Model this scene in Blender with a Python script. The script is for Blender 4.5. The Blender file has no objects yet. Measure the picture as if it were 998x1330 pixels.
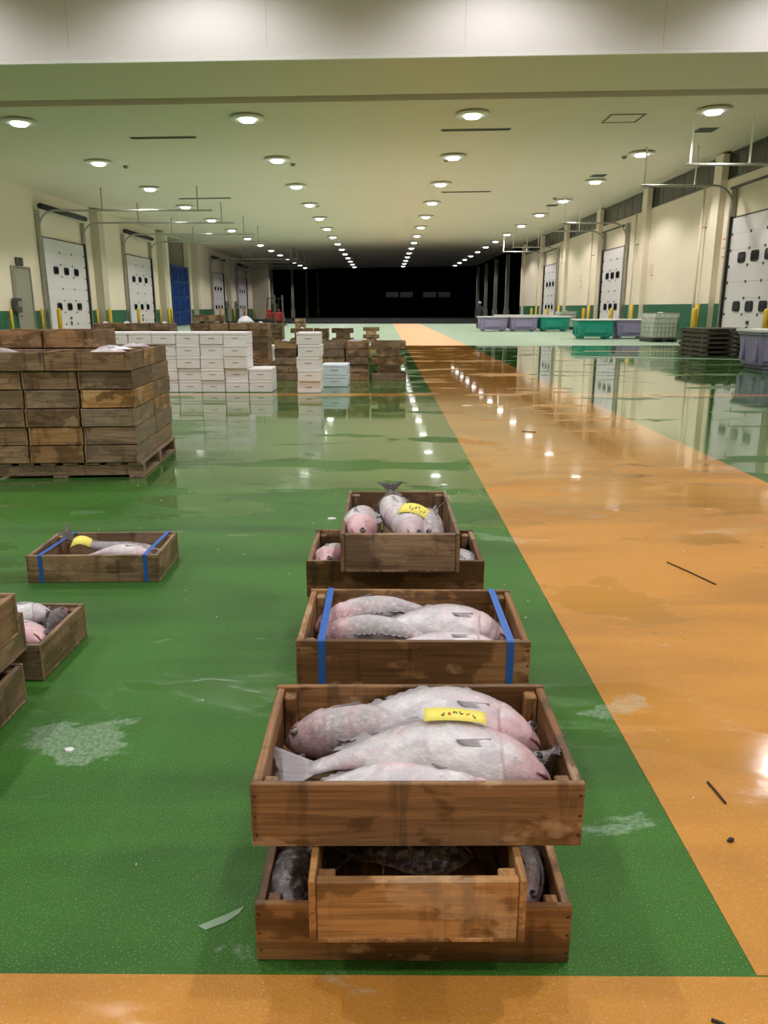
import bpy, bmesh, math, random
from mathutils import Vector, Matrix, Euler
R = math.radians
PI = math.pi
S = bpy.context.scene
C = S.collection
random.seed(7)

# ------------------------------------------------------------------ camera, world, exposure
cam_d = bpy.data.cameras.new('camera')
cam = bpy.data.objects.new('camera', cam_d); C.objects.link(cam)
cam_d.sensor_fit = 'HORIZONTAL'; cam_d.sensor_width = 36.0; cam_d.lens = 36.0 * 1000 / 998
cam_d.clip_start = 0.05; cam_d.clip_end = 400
CAM_H = 1.35
cam.location = (0, 0, CAM_H); cam.rotation_euler = (R(90 - 14.86), 0, 0)
S.camera = cam
w = bpy.data.worlds.new('night'); S.world = w; w.use_nodes = True
w.node_tree.nodes['Background'].inputs[0].default_value = (0.010, 0.012, 0.016, 1)
w.node_tree.nodes['Background'].inputs[1].default_value = 0.06
S.view_settings.view_transform = 'Standard'; S.view_settings.look = 'None'
S.view_settings.gamma = 1.0; S.view_settings.use_curve_mapping = False
S.view_settings.exposure = 0.0
try:
    S.cycles.use_denoising = True; S.cycles.sample_clamp_indirect = 6.0
    S.cycles.max_bounces = 10; S.cycles.diffuse_bounces = 5; S.cycles.glossy_bounces = 4
except Exception: pass
HALL_W, OUTER_W = 640.0, 640.0      # lamp power inside the hall / in the taller front hall
HALL_COL, OUTER_COL = (1.0, 0.945, 0.86), (1.0, 0.955, 0.97)

# ------------------------------------------------------------------ helpers
class MB:
    """collects shapes; build() links them as one mesh object"""
    def __init__(s): s.v = []; s.f = []; s.sm = []
    def add(s, vs, fs, smooth=False, M=None):
        o = len(s.v)
        s.v += [tuple(M @ Vector(p)) if M else tuple(p) for p in vs]
        s.f += [tuple(i + o for i in f) for f in fs]; s.sm += [smooth] * len(fs)
        return s
    def box(s, c, d, M=None, taper=1.0):
        x, y, z = d[0] / 2, d[1] / 2, d[2] / 2
        vs = [(c[0] + sx * x * (taper if sz < 0 else 1), c[1] + sy * y * (taper if sz < 0 else 1), c[2] + sz * z)
              for sx, sy, sz in ((-1,-1,-1),(1,-1,-1),(1,1,-1),(-1,1,-1),(-1,-1,1),(1,-1,1),(1,1,1),(-1,1,1))]
        return s.add(vs, [(0,3,2,1),(4,5,6,7),(0,1,5,4),(1,2,6,5),(2,3,7,6),(3,0,4,7)], False, M)
    def bev(s, c, d, b=0.004, M=None):
        """box with chamfered edges"""
        bm = bmesh.new(); bmesh.ops.create_cube(bm, size=1.0)
        for v in bm.verts: v.co = Vector((v.co.x * d[0], v.co.y * d[1], v.co.z * d[2]))
        bmesh.ops.bevel(bm, geom=bm.edges[:], offset=min(b, min(d) * .4), segments=1, affect='EDGES', profile=.5)
        bm.verts.index_update()
        vs = [tuple(v.co + Vector(c)) for v in bm.verts]; fs = [[v.index for v in f.verts] for f in bm.faces]
        bm.free(); return s.add(vs, fs, False, M)
    def tube(s, pts, r, n=8, cap=True):
        pts = [Vector(p) for p in pts]; vs = []; fs = []
        rr = r if isinstance(r, (list, tuple)) else [r] * len(pts)
        up = None
        for i, p in enumerate(pts):
            t = (pts[min(i + 1, len(pts) - 1)] - pts[max(i - 1, 0)]).normalized()
            if up is None or abs(up.dot(t)) > .98: up = Vector((0,0,1)) if abs(t.z) < .9 else Vector((1,0,0))
            a = t.cross(up).normalized(); b = a.cross(t).normalized(); up = b
            for k in range(n):
                q = 2 * PI * k / n
                vs.append(p + (a * math.cos(q) + b * math.sin(q)) * rr[i])
        for i in range(len(pts) - 1):
            for k in range(n):
                fs.append((i*n + k, i*n + (k+1) % n, (i+1)*n + (k+1) % n, (i+1)*n + k))
        if cap:
            fs.append(tuple(range(n))[::-1]); fs.append(tuple((len(pts)-1)*n + k for k in range(n)))
        return s.add(vs, fs, True)
    def lathe(s, prof, n=24, M=None, smooth=True):
        vs = []; fs = []
        for r, z in prof:
            for k in range(n): vs.append((r * math.cos(2*PI*k/n), r * math.sin(2*PI*k/n), z))
        for i in range(len(prof) - 1):
            for k in range(n): fs.append((i*n + k, i*n + (k+1) % n, (i+1)*n + (k+1) % n, (i+1)*n + k))
        fs.append(tuple(range(n))[::-1]); fs.append(tuple((len(prof)-1)*n + k for k in range(n)))
        return s.add(vs, fs, smooth, M)
    def prism(s, poly, z0, z1, M=None):
        n = len(poly)
        vs = [(x, y, z0) for x, y in poly] + [(x, y, z1) for x, y in poly]
        fs = [tuple(range(n))[::-1], tuple(range(n, 2*n))] + [(i, (i+1) % n, n + (i+1) % n, n + i) for i in range(n)]
        return s.add(vs, fs, False, M)
    def mesh(s, name, mat=None):
        me = bpy.data.meshes.new(name); me.from_pydata(s.v, [], s.f)
        me.polygons.foreach_set('use_smooth', s.sm)
        if mat: me.materials.append(mat)
        me.update(); return me
    def build(s, name, mat, parent=None, loc=(0,0,0), rot=(0,0,0)):
        return place(name, s.mesh(name, mat), parent, loc, rot)

def place(name, me, parent=None, loc=(0,0,0), rot=(0,0,0), **props):
    o = bpy.data.objects.new(name, me); C.objects.link(o)
    o.location = loc; o.rotation_euler = rot
    if parent: o.parent = parent
    for k, v in props.items(): o[k] = v
    return o
def tag(o, label, cat, group=None, kind=None):
    o['label'] = label; o['category'] = cat
    if group: o['group'] = group
    if kind: o['kind'] = kind
    return o
def thing(name, label, cat, loc=(0,0,0), rot=(0,0,0), group=None):
    return tag(place(name, None, None, loc, rot), label, cat, group)
def struct(o, label=None):
    o['kind'] = 'structure'
    if label: o['label'] = label
    return o
ORD = ['first','second','third','fourth','fifth','sixth','seventh','eighth','ninth','tenth','eleventh','twelfth','thirteenth','fourteenth']

# ------------------------------------------------------------------ materials
class NT:
    def __init__(s, name):
        s.m = bpy.data.materials.new(name); s.m.use_nodes = True; s.t = s.m.node_tree
        s.b = s.t.nodes['Principled BSDF']
    def n(s, typ, **kw):
        nd = s.t.nodes.new(typ)
        for k, v in kw.items():
            if k.startswith('i_'):
                key = k[2:]; key = int(key) if key.isdigit() else key
                s.put(nd.inputs[key], v)
            else: setattr(nd, k, v)
        return nd
    def put(s, sock, v):
        if isinstance(v, bpy.types.NodeSocket): s.t.links.new(v, sock)
        else: sock.default_value = v
    def math(s, op, a, b=0.0, c=0.0, clamp=False):
        nd = s.t.nodes.new('ShaderNodeMath'); nd.operation = op; nd.use_clamp = clamp
        for i, v in enumerate((a, b, c)): s.put(nd.inputs[i], v)
        return nd.outputs[0]
    def mix(s, f, a, b, blend='MIX'):
        nd = s.t.nodes.new('ShaderNodeMix'); nd.data_type = 'RGBA'; nd.blend_type = blend
        s.put(nd.inputs[0], f)
        for i, v in ((6, a), (7, b)): s.put(nd.inputs[i], v if isinstance(v, bpy.types.NodeSocket) else (*v[:3], 1))
        return nd.outputs[2]
    def mixf(s, f, a, b):
        nd = s.t.nodes.new('ShaderNodeMix'); nd.data_type = 'FLOAT'
        s.put(nd.inputs[0], f); s.put(nd.inputs[2], a); s.put(nd.inputs[3], b); return nd.outputs[0]
    def step(s, v, a, b):
        nd = s.t.nodes.new('ShaderNodeMapRange'); nd.interpolation_type = 'SMOOTHSTEP'
        s.put(nd.inputs[0], v); nd.inputs[1].default_value = a; nd.inputs[2].default_value = b
        return nd.outputs[0]
    def co(s, kind='Object', scale=(1,1,1), loc=(0,0,0), rot=(0,0,0)):
        if kind == 'World': src = s.n('ShaderNodeNewGeometry').outputs['Position']
        else: src = s.n('ShaderNodeTexCoord').outputs[kind]
        mp = s.n('ShaderNodeMapping'); s.put(mp.inputs[0], src)
        mp.inputs[1].default_value = loc; mp.inputs[2].default_value = rot; mp.inputs[3].default_value = scale
        return mp.outputs[0]
    def noise(s, vec, scale=5, detail=4, rough=.55, w=None, dist=0):
        nd = s.t.nodes.new('ShaderNodeTexNoise'); s.put(nd.inputs['Vector'], vec)
        if w is not None: nd.noise_dimensions = '4D'; s.put(nd.inputs['W'], w)
        nd.inputs['Scale'].default_value = scale; nd.inputs['Detail'].default_value = detail
        nd.inputs['Roughness'].default_value = rough; nd.inputs['Distortion'].default_value = dist
        return nd.outputs[0]
    def prop(s, name):
        nd = s.n('ShaderNodeAttribute'); nd.attribute_type = 'OBJECT'; nd.attribute_name = name
        return nd.outputs['Fac']
    def rand(s): return s.n('ShaderNodeObjectInfo').outputs['Random']
    def bump(s, h, strength=.3, dist=.01):
        nd = s.n('ShaderNodeBump'); s.put(nd.inputs['Strength'], strength); nd.inputs['Distance'].default_value = dist
        s.put(nd.inputs['Height'], h); s.t.links.new(nd.outputs[0], s.b.inputs['Normal'])
    def set(s, **kw):
        names = dict(color='Base Color', rough='Roughness', metal='Metallic', coat='Coat Weight', coat_rough='Coat Roughness',
                     spec='Specular IOR Level', trans='Transmission Weight', emit='Emission Color', emit_s='Emission Strength', ior='IOR', alpha='Alpha')
        for k, v in kw.items():
            if k in ('color', 'emit') and not isinstance(v, bpy.types.NodeSocket): v = (*v[:3], 1)
            s.put(s.b.inputs[names[k]], v)
        return s.m

def plain(name, col, rough=.5, metal=0, var=.12, scale=3.0, bump=0, **kw):
    """one colour with slight mottled wear"""
    t = NT(name); f = t.noise(t.co('Object'), scale, 5)
    lo = [c * (1 - var) for c in col]; hi = [min(1, c * (1 + var)) for c in col]
    if bump: t.bump(t.noise(t.co('Object'), scale * 12, 3), bump, .005)
    return t.set(color=t.mix(f, lo, hi), rough=rough, metal=metal, **kw)

def wood_mat():
    t = NT('wood'); rnd = t.math('MULTIPLY', t.rand(), 40.0)
    fine = t.noise(t.co('Object', (4, 170, 170)), 1.0, 4, .6, rnd, .3)
    grain = t.noise(t.co('Object', (2.2, 48, 48)), 1.0, 5, .6, rnd, 1.4)
    blot = t.noise(t.co('Object', (.8, 1.5, 1.5)), 4.2, 7, .60, rnd)
    run = t.noise(t.co('Object', (9, 1.2, 1.2)), 2.0, 4, .6, rnd)
    tone = t.prop('tone'); grey = t.prop('grey')
    base = t.mix(tone, (.135, .055, .018), (.64, .34, .12))
    base = t.mix(grey, base, (.33, .255, .180))
    c = t.mix(t.math('MULTIPLY', t.step(grain, .42, .62), .7), base, t.mix(.62, base, (.06, .025, .008)))
    c = t.mix(t.math('MULTIPLY', t.step(fine, .50, .70), .40), c, t.mix(.75, c, (.02, .01, .005)))
    # soaked areas with a clear edge, runs, dried pale areas, blackened spots
    soak = t.step(blot, .50, .54)
    c = t.mix(t.math('MULTIPLY', soak, t.mixf(grey, 1.0, .42)), c, t.mix(.60, c, (.030, .013, .005)))
    c = t.mix(t.math('MULTIPLY', t.step(run, .54, .68), .75), c, t.mix(.7, c, (.02, .01, .005)))
    pale = t.step(t.noise(t.co('Object', (.8, 1.4, 1.4), (3, 5, 1)), 5.0, 7, .60, rnd), .56, .60)
    c = t.mix(t.math('MULTIPLY', pale, t.mixf(grey, .75, .25)), c, t.mix(.42, c, (.80, .58, .36)))
    spot = t.step(t.noise(t.co('Object', (1, 2, 2)), 14.0, 3, .5, rnd), .70, .78)
    c = t.mix(t.math('MULTIPLY', spot, .8), c, (.022, .013, .010))
    t.bump(t.math('ADD', grain, fine), .35, .003)
    return t.set(color=c, rough=t.mixf(soak, .62, .40))
def fish_mat():
    t = NT('fish_skin'); rnd = t.math('MULTIPLY', t.rand(), 30.0)
    at = t.n('ShaderNodeAttribute'); at.attribute_name = 'zone'
    sp = t.n('ShaderNodeSeparateColor'); t.put(sp.inputs[0], at.outputs['Color'])
    dors, head = sp.outputs[0], sp.outputs[1]
    n1 = t.noise(t.co('Object', (1, 1.6, 1.6)), 14, 6, .65, rnd, .5); n2 = t.noise(t.co('Object'), 70, 4, .6, rnd)
    n3 = t.noise(t.co('Object', (1, 1.4, 1.4)), 6, 4, .6, rnd, 1); n4 = t.noise(t.co('Object'), 24, 4, .6, rnd)
    dark = t.prop('tone'); pink = t.prop('pink')
    belly = t.mix(t.step(n1, .40, .66), (.60, .58, .63), (.88, .87, .91))
    back = t.mix(t.step(n2, .35, .7), (.22, .20, .215), (.50, .47, .50))
    c = t.mix(t.math('MULTIPLY', t.step(t.math('ADD', dors, t.math('MULTIPLY_ADD', n1, 1.1, -.55)), .45, 1.05), .75), belly, back)
    blush = t.math('MULTIPLY', t.step(t.math('ADD', t.math('MULTIPLY', head, .5), n3), .47, .72), pink)
    c = t.mix(t.math('MULTIPLY', blush, .80, clamp=True), c, t.mix(t.step(n4, .4, .65), (.80, .47, .53), (.62, .27, .31)))
    c = t.mix(t.math('MULTIPLY', t.step(n4, .56, .70), .35), c, (.34, .29, .31))
    c = t.mix(t.math('MULTIPLY', t.step(n2, .60, .70), .45), c, (.90, .89, .92))
    sore = t.step(t.noise(t.co('Object'), 9, 1, .4, rnd), .735, .76)
    c = t.mix(t.math('MULTIPLY', sore, .8), c, (.50, .10, .10))
    gill = t.math('MULTIPLY', t.step(sp.outputs[2], .222, .232), t.math('SUBTRACT', 1.0, t.step(sp.outputs[2], .236, .246)))
    c = t.mix(t.math('MULTIPLY', t.math('MULTIPLY', gill, t.math('SUBTRACT', 1.0, t.step(dors, .45, .8))), t.math('MULTIPLY', n3, .9)), c, (.34, .10, .12))
    dk = t.mix(t.step(n2, .45, .66), (.020, .015, .016), (.22, .17, .17))
    dk = t.mix(t.step(n1, .5, .7), dk, (.05, .04, .045))
    c = t.mix(dark, c, dk)
    h = t.math('ADD', t.math('MULTIPLY', t.noise(t.co('Object'), 150, 3, .6), .5), t.math('ADD', n4, t.math('MULTIPLY', n1, 1.5)))
    nd = t.n('ShaderNodeBump'); nd.inputs['Strength'].default_value = .45; nd.inputs['Distance'].default_value = .006
    t.put(nd.inputs['Height'], h); t.put(t.b.inputs['Normal'], nd.outputs[0]); t.put(t.b.inputs['Coat Normal'], nd.outputs[0])
    return t.set(color=c, rough=.42, coat=.45, coat_rough=.16)

def fin_mat():
    t = NT('fin'); f = t.noise(t.co('Object', (6, 60, 6)), 2, 3); d = t.prop('tone')
    pale = t.mix(f, (.26, .24, .27), (.56, .52, .55)); dk = t.mix(f, (.03, .027, .032), (.16, .14, .15))
    return t.set(color=t.mix(d, pale, dk), rough=.42, coat=.3)

def floor_mat(name, col, dirt, dry=False, bands=.7):
    t = NT(name)
    P = t.n('ShaderNodeNewGeometry').outputs['Position']
    sx = t.n('ShaderNodeSeparateXYZ'); t.put(sx.inputs[0], P); Y = sx.outputs[1]
    grain = t.noise(t.co('World'), 210, 3, .6); grain2 = t.noise(t.co('World'), 75, 3, .6)
    band = t.noise(t.co('World', (.35, 1.5, 1), rot=(0,0,R(12))), 1.3, 4, .55, dist=.4)
    big = t.noise(t.co('World', (.5, 1, 1)), .55, 4, .55)
    c = t.mix(t.math('MULTIPLY', t.step(band, .42, .68), bands), col, dirt)
    c = t.mix(t.math('MULTIPLY', t.step(grain2, .52, .72), .22 if not dry else .1), c, dirt)
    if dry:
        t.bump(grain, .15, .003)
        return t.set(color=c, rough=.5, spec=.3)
    # standing water: hardly any close by, nearly everywhere farther down the hall
    far = t.step(Y, 3.2, 8.0); far2 = t.step(Y, 6.0, 11.0)
    pud = t.noise(t.co('World', (.55, 1.2, 1), (4.3, 1.9, 0)), 1.15, 5, .55, dist=.3)
    thr = t.mixf(far, .60, .40)
    wet = t.step(t.math('SUBTRACT', pud, thr), -.02, .03)
    damp = t.step(big, .35, .6)
    rough = t.mixf(wet, t.mixf(far, t.mixf(damp, .42, .30), .17), t.mixf(far2, .12, .035))
    # water film reflects, dulls the paint a little
    c = t.mix(t.math('MULTIPLY', wet, .12), c, t.mix(.5, c, (.25, .27, .22)))
    suds = t.math('MULTIPLY', t.step(t.noise(t.co('World', (.6, 1.1, 1), (7.7, 3.1, 0)), 1.9, 8, .62, dist=.5), .60, .635), t.math('SUBTRACT', 1.0, t.step(Y, 3.5, 6.0)))
    c = t.mix(t.math('MULTIPLY', suds, t.mixf(t.step(grain2, .35, .65), .12, .38)), c, (.55, .66, .58))
    rip = t.noise(t.co('World', (.5, 2.2, 1)), 2.4, 3, .5)
    rip2 = t.noise(t.co('World', (1, 3.5, 1)), 9.0, 2, .5)
    rip3 = t.noise(t.co('World', (1, 1.6, 1)), 26.0, 3, .6)
    water_h = t.math('MULTIPLY', t.math('ADD', rip, t.math('ADD', t.math('MULTIPLY', rip2, .45), t.math('MULTIPLY', rip3, t.mixf(far2, .55, .10)))), t.mixf(far2, .065, .052))
    chip = t.step(t.noise(t.co('World'), 230, 2, .5), .60, .67)  # pale specks paint wet glints into the floor colour
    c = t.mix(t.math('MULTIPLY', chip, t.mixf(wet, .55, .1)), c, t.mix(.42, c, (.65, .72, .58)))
    gr_h = t.math('ADD', t.math('MULTIPLY', grain, .30), t.math('MULTIPLY', grain2, .22))
    h = t.mixf(wet, gr_h, water_h)
    t.bump(h, .55, .012)
    return t.set(color=c, rough=rough, spec=t.mixf(wet, t.mixf(far, .28, .5), .5), ior=1.4, coat=t.mixf(wet, .0, .5), coat_rough=t.mixf(wet, .2, .03))

M = {}
M['wood'] = wood_mat(); M['fish'] = fish_mat(); M['fin'] = fin_mat()
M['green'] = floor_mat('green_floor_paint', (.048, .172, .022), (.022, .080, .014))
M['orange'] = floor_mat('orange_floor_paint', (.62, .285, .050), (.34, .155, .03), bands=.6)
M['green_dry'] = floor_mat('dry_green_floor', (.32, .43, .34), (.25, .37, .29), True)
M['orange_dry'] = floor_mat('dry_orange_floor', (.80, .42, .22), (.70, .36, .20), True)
M['far_dark'] = plain('painted_far_dark', (.006, .007, .008), .9, spec=.1)  # far-end darkness painted in, near-black despite the lamps above
M['wall'] = plain('cream_wall_paint', (.82, .72, .61), .6, var=.04, scale=.7)
M['ceil'] = plain('ceiling_board', (.82, .73, .62), .7, var=.03, scale=.6)
M['fascia'] = plain('fascia_panel', (.80, .77, .77), .5, var=.03, scale=.5)
M['dkgreen'] = plain('wainscot_green', (.020, .125, .065), .45, var=.15)
M['pier'] = plain('beige_pier_paint', (.55, .51, .41), .6, var=.06)
M['door'] = plain('door_white_panel', (.70, .66, .72), .45, var=.05)
M['steel'] = plain('galvanised_steel', (.42, .41, .38), .35, .8, var=.15)
M['dksteel'] = plain('dark_steel', (.10, .10, .09), .45, .6)
M['black'] = plain('black_rubber', (.012, .012, .013), .5)
M['glassdark'] = plain('night_glass', (.012, .018, .018), .08, var=.3, scale=1.0)
M['dimglass'] = plain('window_dim_glass', (.03, .03, .035), .3, emit=(.55, .6, .7), emit_s=.02)
M['mullion'] = plain('dark_mullion', (.10, .11, .10), .5)
M['lampwhite'] = plain('lamp_housing', (.85, .85, .83), .4, var=.02)
M['lens'] = NT('lamp_lens').set(color=(1, 1, 1), emit=(1, .98, .93), emit_s=9.0)
M['foam'] = plain('white_foam', (.86, .84, .86), .65, var=.04, scale=8, bump=.12)
M['foamblue'] = plain('bluish_foam', (.70, .80, .90), .6, var=.04, scale=8, bump=.1)
M['print'] = plain('grey_print', (.42, .38, .38), .6)
M['band'] = plain('blue_strap', (.02, .13, .50), .4, var=.15)
M['paper'] = plain('yellow_paper', (.92, .84, .16), .55, var=.06, scale=20)
M['ink'] = plain('dark_ink', (.05, .06, .12), .6)
M['redink'] = plain('red_ink', (.65, .06, .05), .6)
M['eye'] = plain('fish_eye', (.02, .02, .025), .08, coat=1.0)
M['eyering'] = plain('fish_iris', (.22, .20, .20), .25)
M['mouth'] = plain('fish_mouth', (.30, .10, .10), .35)
M['tubgrey'] = plain('violet_grey_plastic', (.27, .24, .40), .4)
M['tubgreen'] = plain('teal_plastic', (.010, .27, .20), .4)
M['lid'] = plain('white_plastic_lid', (.84, .84, .85), .4, var=.04)
M['tank'] = plain('milky_tank_plastic', (.68, .76, .70), .35, var=.06)
M['yellow'] = plain('yellow_paint', (.72, .46, .04), .45)
M['dkwood'] = plain('dark_wet_wood', (.085, .066, .052), .55, var=.5, scale=6, bump=.2)
M['blueplastic'] = plain('blue_plastic', (.012, .05, .22), .4)
M['red'] = plain('red_paint', (.35, .02, .02), .4)
M['cloth'] = plain('navy_work_cloth', (.016, .020, .030), .8)
M['cap'] = plain('pale_blue_cap', (.30, .38, .50), .7)
M['skin'] = plain('skin', (.45, .28, .20), .5)
M['ice'] = NT('ice_flake').set(color=(.85, .88, .9), rough=.25, spec=.6)
M['scrap'] = plain('dark_scrap', (.03, .022, .016), .6)
M['greydoor'] = plain('grey_door_paint', (.30, .28, .23), .5)
M['vent'] = plain('vent_grey', (.22, .22, .18), .6)
M['film'] = plain('clear_plastic_scrap', (.26, .38, .26), .15)

# ------------------------------------------------------------------ dimensions of the place
XL, XR = -15.8, 12.8            # faces of the long walls
ZC, TILT = 6.75, .015           # ceiling height over the aisle, cross fall
Y0, Y1 = 19.2, 112.0            # hall ceiling begins / ends
def zc(x): return ZC + TILT * x
CROT = -math.atan(TILT)         # rotation about Y for things lying in the ceiling plane

# ------------------------------------------------------------------ floor
def slab(name, x0, x1, y0, y1, z1, mat, th=.05, parent=None):
    m = MB().box(((x0+x1)/2, (y0+y1)/2, z1 - th/2), (x1-x0, y1-y0, th)); return m.build(name, mat, parent)
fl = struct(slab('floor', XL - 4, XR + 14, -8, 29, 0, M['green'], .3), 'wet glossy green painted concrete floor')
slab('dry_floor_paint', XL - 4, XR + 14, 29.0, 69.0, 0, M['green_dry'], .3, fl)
slab('far_dark', XL - 20, XR + 30, 69.0, 140, 0, M['far_dark'], .3, fl)  # far floor coloured near-black so it looks unlit
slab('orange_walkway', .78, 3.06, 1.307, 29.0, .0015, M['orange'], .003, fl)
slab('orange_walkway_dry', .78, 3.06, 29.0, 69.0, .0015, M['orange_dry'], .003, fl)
def quad_band(name, pts, mat):
    return MB().prism(pts, -.001, .0016).build(name, mat, fl)
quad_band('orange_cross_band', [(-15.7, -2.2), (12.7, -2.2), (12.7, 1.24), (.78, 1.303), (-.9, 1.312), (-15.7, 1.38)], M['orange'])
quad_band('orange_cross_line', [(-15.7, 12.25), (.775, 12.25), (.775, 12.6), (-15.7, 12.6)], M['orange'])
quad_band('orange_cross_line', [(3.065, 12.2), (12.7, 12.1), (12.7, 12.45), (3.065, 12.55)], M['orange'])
quad_band('yellow_floor_line', [(6.4, 25.1), (12.7, 25.0), (12.7, 25.15), (6.4, 25.25)], M['orange_dry'])
quad_band('pale_floor_line', [(4.9, 22.6), (12.7, 20.0), (12.7, 20.25), (4.9, 22.85)], M['green_dry'])

# ------------------------------------------------------------------ walls and ceiling
def wallbox(name, x0, x1, y0, y1, z0, z1, mat, parent=None, label=None):
    o = MB().box(((x0+x1)/2, (y0+y1)/2, (z0+z1)/2), (abs(x1-x0), abs(y1-y0), z1-z0)).build(name, mat, parent)
    if not parent: struct(o, label)
    return o
wl = wallbox('wall_left', XL - .4, XL, -8, 59.4, 0, 9.8, M['wall'], None, 'cream wall with loading doors along the left side')
wlb = wallbox('wall_left', XL - .4, XL, 65.4, 97, 0, 7, M['wall'], None, 'farther stretch of the cream left wall')
wallbox('recess_wall', XL - 4, XL - 3.6, 59, 66, 0, 7, M['pier'], wlb)
wallbox('recess_end_wall', XL - 3.6, XL - .4, 65.6, 66, 0, 7, M['pier'], wlb)
wallbox('recess_soffit', XL - 3.6, XL, 59.4, 65.6, 6.45, 6.7, M['ceil'], wlb)
wr = wallbox('wall_right', XR, XR + .4, -8, 75, 0, 5.93, M['wall'], None, 'cream wall with loading doors along the right side')
wallbox('upper_wall', XR, XR + .4, -8, 20, 5.93, 9.8, M['wall'], wr)
wallbox('wall_back', XL, XR, -8.4, -8, 0, 9.8, M['wall'], None, 'cream wall behind the camera')
# green wainscot boards (a thin painted board on each wall), split at the doors further below
DOORS_L = [(37.2, 42.4), (49.0, 54.3), (73.2, 78.4), (85.8, 91.4)]
DOORS_R = [(25.6, 29.8), (42.6, 46.8), (59.0, 63.6)]
def wains(parent, x, s, h, spans):
    for a, b in spans:
        wallbox('wainscot', x, x + s * .03, a, b, 0, h, M['dkgreen'], parent)
wains(wl, XL, 1, 1.22, [(-8, 36.9), (42.7, 48.7), (54.6, 59.4)])
wains(wlb, XL, 1, 1.22, [(65.4, 72.9), (78.7, 85.5), (91.7, 97)])
wains(wr, XR, -1, 1.50, [(-8, 25.3), (30.1, 42.3), (47.1, 58.7), (63.9, 75)])
# piers
for a in (43.9, 56.3, 66.1, 80.2):
    wallbox('pier', XL, XL + .45, a, a + .8, 0, 6.45, M['pier'], wl)
    wallbox('pier_base', XL + .45, XL + .47, a, a + .8, 0, 1.22, M['dkgreen'], wl)
wallbox('end_pier', XL, XL + 2.0, 96, 97, 0, 6.45, M['pier'], wlb)
COLS_R = [22.6, 31.2, 39.6, 48.0, 56.4, 64.8, 73.4]
for a in COLS_R:
    wallbox('pier', XR - .25, XR, a - .35, a + .35, 0, 6.85, M['wall'], wr)
    wallbox('pier_base', XR - .27, XR - .25, a - .35, a + .35, 0, 1.5, M['dkgreen'], wr)
# clerestory windows between the right-hand piers: frame + single panes
for i in range(len(COLS_R)):
    a = COLS_R[i] + .35; b = COLS_R[i + 1] - .35 if i + 1 < len(COLS_R) else 75.0
    if i == len(COLS_R) - 1: continue
    f = MB(); n = 6; dw = (b - a) / n
    for z in (5.96, 6.88): f.box((XR + .06, (a+b)/2, z), (.06, b-a, .06))
    for k in range(n + 1): f.box((XR + .06, a + k*dw, 6.42), (.05, .07, .86))
    win = f.build('window_%d' % (i + 1), M['mullion']); struct(win, 'dark clerestory window strip high on the right wall, %s bay from the front' % ORD[i])
    for k in range(n):
        MB().box((XR + .055, a + (k+.5)*dw, 6.42), (.02, dw-.05, .86)).build('pane', M['glassdark'], win)
    wallbox('lintel', XR, XR + .4, a, b, 6.90, 7.0, M['pier'], wr)
# ceiling (falls slightly across the hall) with a slot for the shutter near its front edge
def cbox(name, x0, x1, y0, y1, dz0, dz1, mat, parent=None):
    vs = [(x, y, zc(x) + d) for d in (dz0, dz1) for x, y in ((x0,y0),(x1,y0),(x1,y1),(x0,y1))]
    return MB().add(vs, [(0,3,2,1),(4,5,6,7),(0,1,5,4),(1,2,6,5),(2,3,7,6),(3,0,4,7)]).build(name, mat, parent)
ce = struct(cbox('ceiling', XL, XR, 22.95, Y1, 0, .3, M['ceil']), 'flat pale ceiling of the long hall')
cbox('slot_back', XL, XR, 22.3, 22.95, .22, .30, M['vent'], ce)
be = struct(cbox('trim_1', XL, XR, Y0, 22.3, 0, .3, M['ceil']), 'underside of the front header beam')
cbox('drip_edge', XL, XR, Y0 - .05, Y0 + .03, -.03, .05, M['lampwhite'], be)
fa = struct(cbox('wall_front', XL, XR, Y0 - .03, Y0, .06, 3.2, M['fascia']), 'white header wall above the hall opening')
for k in range(1, 7):
    x = XL + k * 4.4
    if x < XR: MB().box((x, Y0 - .031, 8.4), (.008, .006, 2.9)).build('panel_joint', M['pier'], fa)
MB().box(((XL+XR)/2, 5.5, 9.9), (XR-XL, 27.2, .2)).build('ceiling', M['fascia'])
struct(bpy.data.objects['ceiling.001'], 'high white ceiling of the front hall')
# far end: darkness put into the near-black colour of the distant wall
wb = wallbox('wall_far', -45, 45, 136, 136.4, 0, 14, M['far_dark'], None, 'far end wall coloured near-black to look unlit')
for k, (a, b) in enumerate(((.3, 2.5), (2.75, 4.9), (6.6, 8.9), (9.2, 11.3))):
    o = MB().box(((a+b)/2, 135.95, 3.5), (b-a, .1, .95)).build('far_window', M['mullion'], wb)
    MB().box(((a+b)/2, 135.88, 3.5), (b-a-.1, .04, .85)).build('pane', M['dimglass'], o)
for k, (x, y) in enumerate(((-14.6, 104), (-12.8, 112), (-11.6, 120), (-10.4, 126), (12.6, 82), (12.6, 90.5), (12.6, 99), (12.6, 107.5))):
    o = MB().box((x, y, 3.3), (.35, .5, 6.6)).box((x, y, .6), (.5, .65, 1.2)).build('steel_column', M['vent'])
    tag(o, 'dim steel column in the unlit far bay, %s from the %s' % (ORD[k % 4], 'left side front' if k < 4 else 'right side front'), 'column', 'columns of the unlit far bay')

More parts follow.
